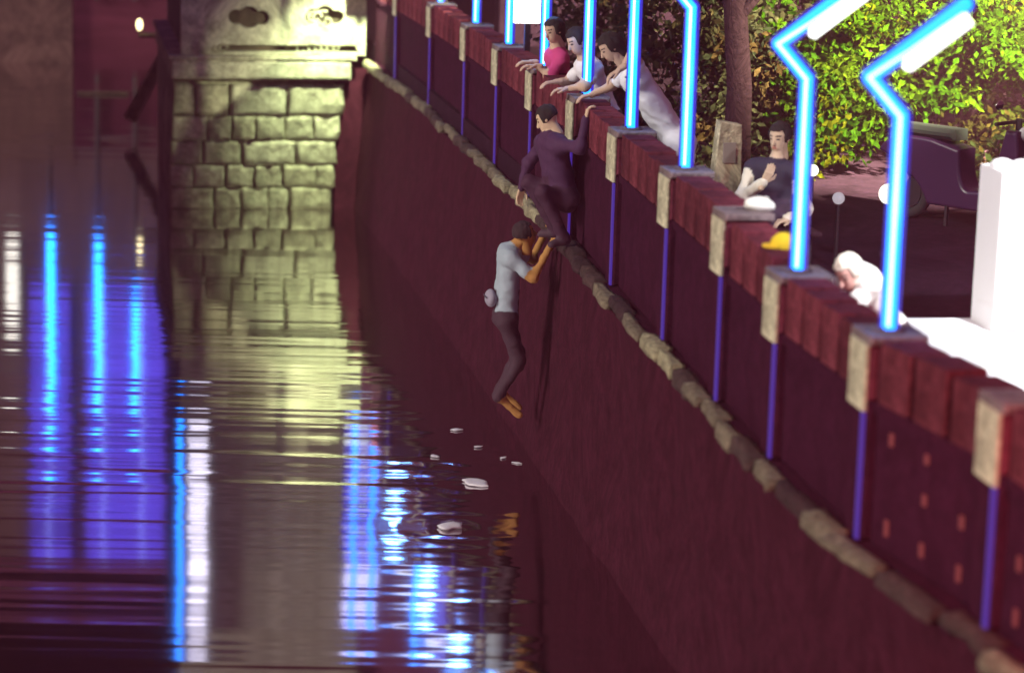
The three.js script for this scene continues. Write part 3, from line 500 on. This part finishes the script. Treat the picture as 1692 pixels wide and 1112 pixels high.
function headGeo(c, fwd, up, skin) {
  const f = V(...fwd).normalize(), u = V(...up); u.addScaledVector(f, -u.dot(f)).normalize(); const r = f.clone().cross(u), C = V(...c);
  const loc = (x, y, z) => { const p = V(x, y, z).sub(C); return [p.dot(r), p.dot(u), p.dot(f)]; };
  const el = (x, y, z, cx, cy, cz, a, b, d) => { const X = (x - cx) / a, Y = (y - cy) / b, Z = (z - cz) / d, q = Math.hypot(X, Y, Z); return (q - 1) * Math.min(a, b, d); };
  const sdf = (px, py, pz) => {
    const [x, y, z] = loc(px, py, pz); let d = el(x, y, z, 0, 0.025, -0.012, 0.074, 0.09, 0.092);
    d = smin(d, el(x, y, z, 0, -0.05, 0.03, 0.052, 0.062, 0.055), 0.035);
    d = smin(d, capsule(x, y, z, [0, 0.012, 0.082], [0, -0.022, 0.1], 0.008, 0.013), 0.012);
    d = smin(d, capsule(x, y, z, [-0.02, -0.056, 0.079], [0.02, -0.056, 0.079], 0.007, 0.007), 0.008);
    for (const q of [-1, 1]) { d = smin(d, el(x, y, z, q * 0.076, 0, -0.012, 0.01, 0.03, 0.018), 0.008); d = -smin(-d, Math.hypot(x - q * 0.032, y - 0.012, z - 0.096) - 0.016, 0.012); }
    return smin(d, capsule(x, y, z, [0, -0.16, -0.03], [0, -0.05, -0.02], 0.052, 0.05), 0.03);
  };
  const color = (px, py, pz) => { const [x, y, z] = loc(px, py, pz); const eye = z > 0.05 && Math.hypot(Math.abs(x) - 0.032, (y - 0.012) * 1.6) < 0.013, lip = z > 0.06 && Math.hypot(x * 0.5, y + 0.056) < 0.011, brow = z > 0.05 && Math.abs(Math.abs(x) - 0.032) < 0.02 && Math.abs(y - 0.038) < 0.005; return eye || brow ? [0.03, 0.02, 0.02] : lip ? [skin[0] * 0.8, skin[1] * 0.45, skin[2] * 0.5] : skin; };
  const g = iso(sdf, [c[0] - 0.19, c[1] - 0.19, c[2] - 0.19], [c[0] + 0.19, c[1] + 0.19, c[2] + 0.19], 0.0065, color);
  const hair = (len, bun) => iso((px, py, pz) => {
    const [x, y, z] = loc(px, py, pz); let d = el(x, y, z, 0, 0.032, -0.02, 0.09, 0.1, 0.103);
    if (len > 0) d = smin(d, capsule(x, y, z, [0, 0, -0.06], [0, -len, -0.075], 0.075, 0.05), 0.04);
    if (bun) d = smin(d, Math.hypot(x, y - 0.07, z + 0.11) - 0.045, 0.02);
    const face = Math.max(-(z - 0.028 + (y - 0.06) * 0.45 - 0.0), y - 0.085 - 0.2 * Math.max(0, -z)); // keep the face free
    const low = len > 0 ? -1 : -(y + 0.035 + z * 0.3); d += 0.02 * (fbm(x * 45, y * 18, z * 45, 3) - 0.5);
    return Math.max(d, -face > 0 ? -9 : -face, low, -(face > 0 ? 9 : 9), (z > 0.03 && y < 0.075) ? 0.02 : -9);
  }, [c[0] - 0.36, c[1] - 0.36, c[2] - 0.36], [c[0] + 0.22, c[1] + 0.22, c[2] + 0.22].map((v, i) => v + (i === 0 ? 0.1 : 0)), 0.009);
  return { g, hair, f, u, r, C };
}
const bodyMat = new THREE.MeshStandardMaterial({ vertexColors: true, roughness: 0.8, bumpMap: fineBump, bumpScale: 0 });
const cloth = (c) => std(c, { roughness: 0.9 });
function person(label, P, look) {
  const base = P.base, t = thing('person', label, 'person', base);
  const S = (v) => [v[0] - base[0], v[1] - base[1], v[2] - base[2]];
  const J = {}; for (const k in P) if (Array.isArray(P[k]) && !['fwd', 'up', 'lDir', 'rDir', 'lPalm', 'rPalm'].includes(k)) J[k] = S(P[k]);
  const mid = (a, b, q = 0.5) => a.map((v, i) => mix(v, b[i], q)), sh = look.shirt, pt = look.trousers, sk = look.skin;
  const fat = look.fat || 1, bones = [];
  const add = (a, b, ra, rb, c) => bones.push([a, b, ra, rb, c]);
  const chest = mid(J.lSh, J.rSh), hips = mid(J.lHip, J.rHip), waist = mid(chest, hips, 0.55);
  const ve = look.vest || sh;
  add(J.lSh, J.rSh, 0.072 * fat, 0.072 * fat, ve); add(chest, waist, 0.115 * fat, 0.105 * fat, ve); add(mid(J.lSh, chest, 0.4), mid(J.lHip, hips, 0.3), 0.09 * fat, 0.085 * fat, ve); add(mid(J.rSh, chest, 0.4), mid(J.rHip, hips, 0.3), 0.09 * fat, 0.085 * fat, ve);
  add(waist, hips, 0.105 * fat, 0.115 * fat, look.dress ? sh : pt); add(J.lHip, J.rHip, 0.1 * fat, 0.1 * fat, look.dress ? sh : pt);
  add(mid(chest, J.head, 0.15), J.head, 0.056, 0.05, sk);
  for (const s of ['l', 'r']) {
    const Sh = J[s + 'Sh'], El = J[s + 'El'], Ha = J[s + 'Ha'], q = look.sleeve ?? 0.6, cut = mid(Sh, El, Math.min(1, q));
    add(Sh, cut, 0.06, mix(0.06, 0.046, Math.min(1, q)) + 0.008, sh); if (q < 1) add(cut, El, 0.046, 0.04, sk);
    if (q > 1) add(El, Ha, 0.05, 0.036, sh); else add(El, Ha, 0.041, 0.028, sk);
    const Hi = J[s + 'Hip'], Kn = J[s + 'Kn'], An = J[s + 'An'], To = J[s + 'Toe'], lg = look.dress ? sh : pt;
    add(Hi, Kn, (look.dress ? 0.12 : 0.088) * fat, look.dress ? 0.15 : 0.06, lg); add(Kn, An, look.shorts ? 0.052 : 0.06, look.shorts ? 0.036 : 0.048, look.shorts ? sk : pt); add(An, To, 0.04, 0.032, look.shoe || sk);
  }
  const F = field(bones, 0.05), fold = look.fold ?? 0.03;
  const sdf = (x, y, z) => F(x, y, z) + fold * (fbm(x * 11 + 3, y * 17 + x * 6, z * 11, 3) - 0.5);
  const color = (x, y, z) => { let b = null, m = 9; for (const q of bones) { const d = capsule(x, y, z, q[0], q[1], q[2], q[3]); if (d < m) { m = d; b = q[4]; } } return b; };
  const [lo, hi] = bounds(bones, 0.05), parts = [iso(sdf, lo, hi, 0.014, color)];
  for (const s of ['l', 'r']) parts.push(handGeo(J[s + 'Ha'], P[s + 'Dir'], P[s + 'Palm'], P[s + 'Curl'] ?? 0.35, sk, s === 'l' ? 1 : -1));
  const H = headGeo(J.head, P.fwd, P.up || [0, 1, 0], sk); parts.push(H.g);
  mesh('body', mergeGeometries(parts), bodyMat, t);
  mesh('hair', H.hair(look.hairLen || 0, look.bun), cloth(look.hair || [0.018, 0.012, 0.014]), t);
  return { t, H, J };
}
const SKIN = [0.5, 0.27, 0.13], SKIN2 = [0.58, 0.4, 0.3];
{ // the man hanging from the ledge
  const z = -23.25;
  const { t } = person('man in pale blue T-shirt and dark trousers hanging by his hands from the ledge', {
    base: [4.2, 0.5, z], head: [4.29, 2.19, z + 0.02], fwd: [0.9, 0.25, -0.25], up: [-0.15, 1, 0],
    rSh: [4.13, 2.0, z + 0.19], lSh: [4.16, 2.0, z - 0.19], rEl: [4.32, 1.84, z + 0.3], lEl: [4.42, 1.9, z - 0.32], rHa: [4.5, 2.14, z + 0.2], lHa: [4.53, 2.14, z - 0.3],
    rDir: [0.25, 0.9, -0.1], lDir: [0.25, 0.9, 0], rPalm: [1, -0.2, 0], lPalm: [1, -0.2, 0], rCurl: 0.5, lCurl: 0.5,
    rHip: [4.12, 1.42, z + 0.1], lHip: [4.14, 1.42, z - 0.1], rKn: [4.24, 1.02, z + 0.12], lKn: [4.28, 1.05, z - 0.14], rAn: [4.06, 0.7, z + 0.1], lAn: [4.12, 0.68, z - 0.16], rToe: [4.26, 0.52, z + 0.1], lToe: [4.31, 0.53, z - 0.16],
  }, { shirt: [0.34, 0.41, 0.48], trousers: [0.045, 0.018, 0.035], skin: [0.45, 0.22, 0.06], sleeve: 0.62, hair: [0.03, 0.015, 0.02] });
  const b = thing('waist_bag', 'small grey waist bag on the hip of the hanging man', 'bag', [3.985, 1.6, z + 0.02]);
  const g = new THREE.SphereGeometry(0.085, 18, 12).scale(0.65, 0.95, 1.3), p = g.attributes.position; for (let i = 0; i < p.count; i++) { const k = 0.88 + 0.24 * fbm(p.getX(i) * 20, p.getY(i) * 20, p.getZ(i) * 20, 2); p.setXYZ(i, p.getX(i) * k, p.getY(i) * k, p.getZ(i) * k); } g.computeVertexNormals();
  mesh('pouch', g, std([0.3, 0.28, 0.36]), b); mesh('zip', box(0.006, 0.012, 0.15, -0.055, 0.02, 0), M.metal, b);
}
person('man in dark purple jacket crouching on the ledge outside the parapet, reaching down', {
  base: [4.52, 2.2, -22.65], head: [4.36, 3.3, -22.75], fwd: [-0.75, -0.5, -0.3], up: [0, 1, -0.1],
  rSh: [4.38, 3.07, -22.94], lSh: [4.44, 3.1, -22.52], rEl: [4.27, 2.86, -23.1], lEl: [4.58, 3.12, -22.28], rHa: [4.22, 2.63, -23.12], lHa: [4.62, 3.36, -22.3], rDir: [-0.15, -0.95, 0], lDir: [0.2, 0.9, -0.15], rPalm: [0.3, 0, 1], lPalm: [1, -0.1, 0], rCurl: 0.3, lCurl: 0.55,
  rHip: [4.5, 2.62, -22.8], lHip: [4.52, 2.62, -22.56], rKn: [4.24, 2.72, -22.9], lKn: [4.28, 2.7, -22.42], rAn: [4.5, 2.28, -22.86], lAn: [4.5, 2.28, -22.44], rToe: [4.36, 2.245, -22.92], lToe: [4.36, 2.245, -22.38],
}, { shirt: [0.055, 0.014, 0.06], trousers: [0.045, 0.01, 0.035], skin: [0.62, 0.45, 0.3], sleeve: 1.5, fat: 1.18, shoe: [0.06, 0.03, 0.05] });
person('woman in pale pink dress leaning over the parapet behind the tall neon tube', {
  base: [5.45, GROUND, -22.1], head: [4.78, 4.0, -22.15], fwd: [-0.75, -0.6, 0.1], up: [-0.3, 1, 0],
  rSh: [5.0, 3.74, -22.38], lSh: [5.02, 3.76, -21.96], rEl: [4.94, 3.62, -22.7], lEl: [4.9, 3.98, -21.78], rHa: [4.76, 3.53, -22.72], lHa: [4.78, 3.86, -21.72], rDir: [-0.9, -0.2, 0], lDir: [-0.8, -0.5, 0], rPalm: [0, -1, 0], lPalm: [0, -1, 0],
  rHip: [5.4, 3.2, -22.2], lHip: [5.4, 3.2, -21.98], rKn: [5.36, 2.84, -22.22], lKn: [5.36, 2.84, -21.98], rAn: [5.5, 2.47, -22.22], lAn: [5.5, 2.47, -21.98], rToe: [5.38, 2.435, -22.22], lToe: [5.38, 2.435, -21.98],
}, { shirt: [0.82, 0.84, 0.95], trousers: [0.7, 0.55, 0.55], dress: true, fold: 0.035, fat2: 1, shorts: true, skin: SKIN2, sleeve: 0.5, hairLen: 0.16, fat: 1.15, shoe: [0.2, 0.1, 0.1] });
person('person in white T-shirt leaning beside the magenta top, head lowered', {
  base: [5.15, GROUND, -23.5], head: [4.74, 3.93, -23.4], fwd: [-0.8, -0.5, 0.3], up: [-0.2, 1, 0],
  rSh: [4.86, 3.68, -23.66], lSh: [4.88, 3.7, -23.24], rEl: [4.78, 3.52, -23.84], lEl: [4.76, 3.56, -23.06], rHa: [4.62, 3.53, -23.7], lHa: [4.62, 3.53, -23.16], rDir: [-0.9, -0.1, 0.1], lDir: [-0.9, -0.1, -0.1], rPalm: [0, -1, 0], lPalm: [0, -1, 0],
  rHip: [5.1, 3.22, -23.6], lHip: [5.1, 3.22, -23.38], rKn: [5.12, 2.84, -23.6], lKn: [5.12, 2.84, -23.38], rAn: [5.18, 2.47, -23.6], lAn: [5.18, 2.47, -23.38], rToe: [5.06, 2.435, -23.6], lToe: [5.06, 2.435, -23.38],
}, { shirt: [0.85, 0.83, 0.9], trousers: [0.06, 0.03, 0.06], skin: SKIN2, sleeve: 0.6, shoe: [0.05, 0.04, 0.04] });
person('person in magenta top behind the pale pier, looking over the parapet', {
  base: [5.1, GROUND, -25.3], head: [4.86, 3.86, -25.15], fwd: [-0.8, -0.35, 0.5], up: [-0.1, 1, 0],
  rSh: [4.9, 3.6, -25.4], lSh: [4.92, 3.6, -25.0], rEl: [4.86, 3.36, -25.52], lEl: [4.8, 3.44, -24.92], rHa: [4.7, 3.53, -25.4], lHa: [4.66, 3.54, -24.95], rDir: [-0.9, 0, 0], lDir: [-0.9, 0, 0], rPalm: [0, -1, 0], lPalm: [0, -1, 0],
  rHip: [5.0, 3.2, -25.3], lHip: [5.0, 3.2, -25.1], rKn: [5.04, 2.84, -25.3], lKn: [5.04, 2.84, -25.1], rAn: [5.1, 2.47, -25.3], lAn: [5.1, 2.47, -25.1], rToe: [4.98, 2.435, -25.3], lToe: [4.98, 2.435, -25.1],
}, { shirt: [0.6, 0.06, 0.24], trousers: [0.05, 0.02, 0.05], skin: SKIN2, sleeve: 0.9, hairLen: 0.12, shoe: [0.05, 0.04, 0.04] });
{ // seated man and his bench
  const bz = -20.1, bx = 5.72;
  const b = thing('park_bench', 'dark slatted bench behind the parapet under the seated man', 'bench', [bx, GROUND, bz]);
  for (let i = 0; i < 4; i++) mesh('slat', bevelBox(0.09, 0.03, 1.3, 0.006), bark, b, [-0.14 + i * 0.105, 0.43, 0]);
  for (const s of [-0.5, 0.5]) mesh('leg', mergeGeometries([box(0.05, 0.4, 0.05, -0.12, 0.2, s), box(0.05, 0.4, 0.05, 0.15, 0.2, s), box(0.34, 0.03, 0.05, 0.01, 0.398, s)]), M.metal, b);
  person('seated man in dark waistcoat and pale sleeves near the tree trunk', {
    base: [bx, GROUND, bz], head: [bx + 0.02, 3.5, bz], fwd: [-0.7, -0.2, 0.7], up: [0, 1, 0],
    rSh: [bx - 0.14, 3.24, bz - 0.14], lSh: [bx + 0.15, 3.24, bz + 0.14], rEl: [bx - 0.27, 3.02, bz - 0.02], lEl: [bx + 0.2, 2.96, bz + 0.22], rHa: [bx - 0.15, 3.18, bz + 0.22], lHa: [bx + 0.02, 2.9, bz + 0.36], rDir: [0.3, 0.7, 0.2], lDir: [-0.6, 0, 0.3], rPalm: [0, 0, -1], lPalm: [0, -1, 0],
    rHip: [bx - 0.07, 2.95, bz - 0.08], lHip: [bx + 0.09, 2.95, bz + 0.08], rKn: [bx - 0.36, 2.92, bz + 0.14], lKn: [bx - 0.16, 2.92, bz + 0.38], rAn: [bx - 0.36, 2.5, bz + 0.18], lAn: [bx - 0.18, 2.5, bz + 0.42], rToe: [bx - 0.46, 2.435, bz + 0.28], lToe: [bx - 0.28, 2.435, bz + 0.52],
  }, { shirt: [0.75, 0.7, 0.58], vest: [0.025, 0.02, 0.045], trousers: [0.05, 0.03, 0.06], skin: [0.62, 0.46, 0.32], sleeve: 1.5, shoe: [0.03, 0.02, 0.03] });
}
{
  const z = -16.3;
  const { t } = person('white-haired person in white shirt crouching behind the parapet by the nearest neon lamp', {
    base: [5.5, GROUND, z], head: [5.14, 3.14, z + 0.1], fwd: [-0.7, -0.6, 0.4], up: [-0.4, 0.8, 0.1],
    rSh: [5.26, 3.08, z - 0.19], lSh: [5.27, 3.08, z + 0.18], rEl: [5.08, 2.9, z - 0.24], lEl: [5.08, 2.88, z + 0.22], rHa: [4.98, 2.7, z - 0.2], lHa: [4.98, 2.68, z + 0.2], rDir: [0, -1, 0], lDir: [0, -1, 0], rPalm: [-1, 0, 0], lPalm: [-1, 0, 0],
    rHip: [5.5, 2.72, z - 0.1], lHip: [5.5, 2.72, z + 0.1], rKn: [5.2, 2.8, z - 0.16], lKn: [5.2, 2.8, z + 0.16], rAn: [5.4, 2.47, z - 0.14], lAn: [5.4, 2.47, z + 0.14], rToe: [5.27, 2.435, z - 0.14], lToe: [5.27, 2.435, z + 0.14],
  }, { shirt: [0.85, 0.83, 0.76], trousers: [0.025, 0.01, 0.02], skin: [0.6, 0.36, 0.3], sleeve: 0.6, hair: [0.7, 0.66, 0.56], shoe: [0.05, 0.04, 0.04] });
}

// ------------------------------------------------------------------ pale flecks added for litter and water glints below the man
[[3.93, -24.65, 0.07, 'pale glint fleck highest in the photo below the hanging man'], [3.56, -23.66, 0.06, 'violet glint fleck farthest left below the hanging man'], [4.03, -23.98, 0.05, 'small glint fleck between two others near the wall'], [4.2, -23.55, 0.045, 'tiny glint fleck close to the wall foot'], [4.29, -23.35, 0.05, 'glint fleck against the wall foot'], [3.78, -22.7, 0.16, 'largest white glint fleck below the man'], [3.36, -21.3, 0.15, 'long pale glint fleck nearest the blue reflections']].forEach(([x, z, s, l]) => {
  const g = new THREE.SphereGeometry(s, 14, 8).scale(1, 0.13, 0.6), p = g.attributes.position; for (let i = 0; i < p.count; i++) { const k = 0.45 + 1.1 * fbm(p.getX(i) * 2.2 / s + x, 0, p.getZ(i) * 2.2 / s + z, 3); p.setXYZ(i, p.getX(i) * k, p.getY(i) * k, p.getZ(i) * k); } g.computeVertexNormals();
  const m = mesh('litter_glint', g, std([0.75, 0.74, 0.82], { roughness: 0.5 }), null, [x, 0.012, z]); m.rotation.y = rr(0, 3); m.userData = { label: l, category: 'litter', group: 'litter and painted glints below the hanging man' };
});

renderer.render(scene, camera);
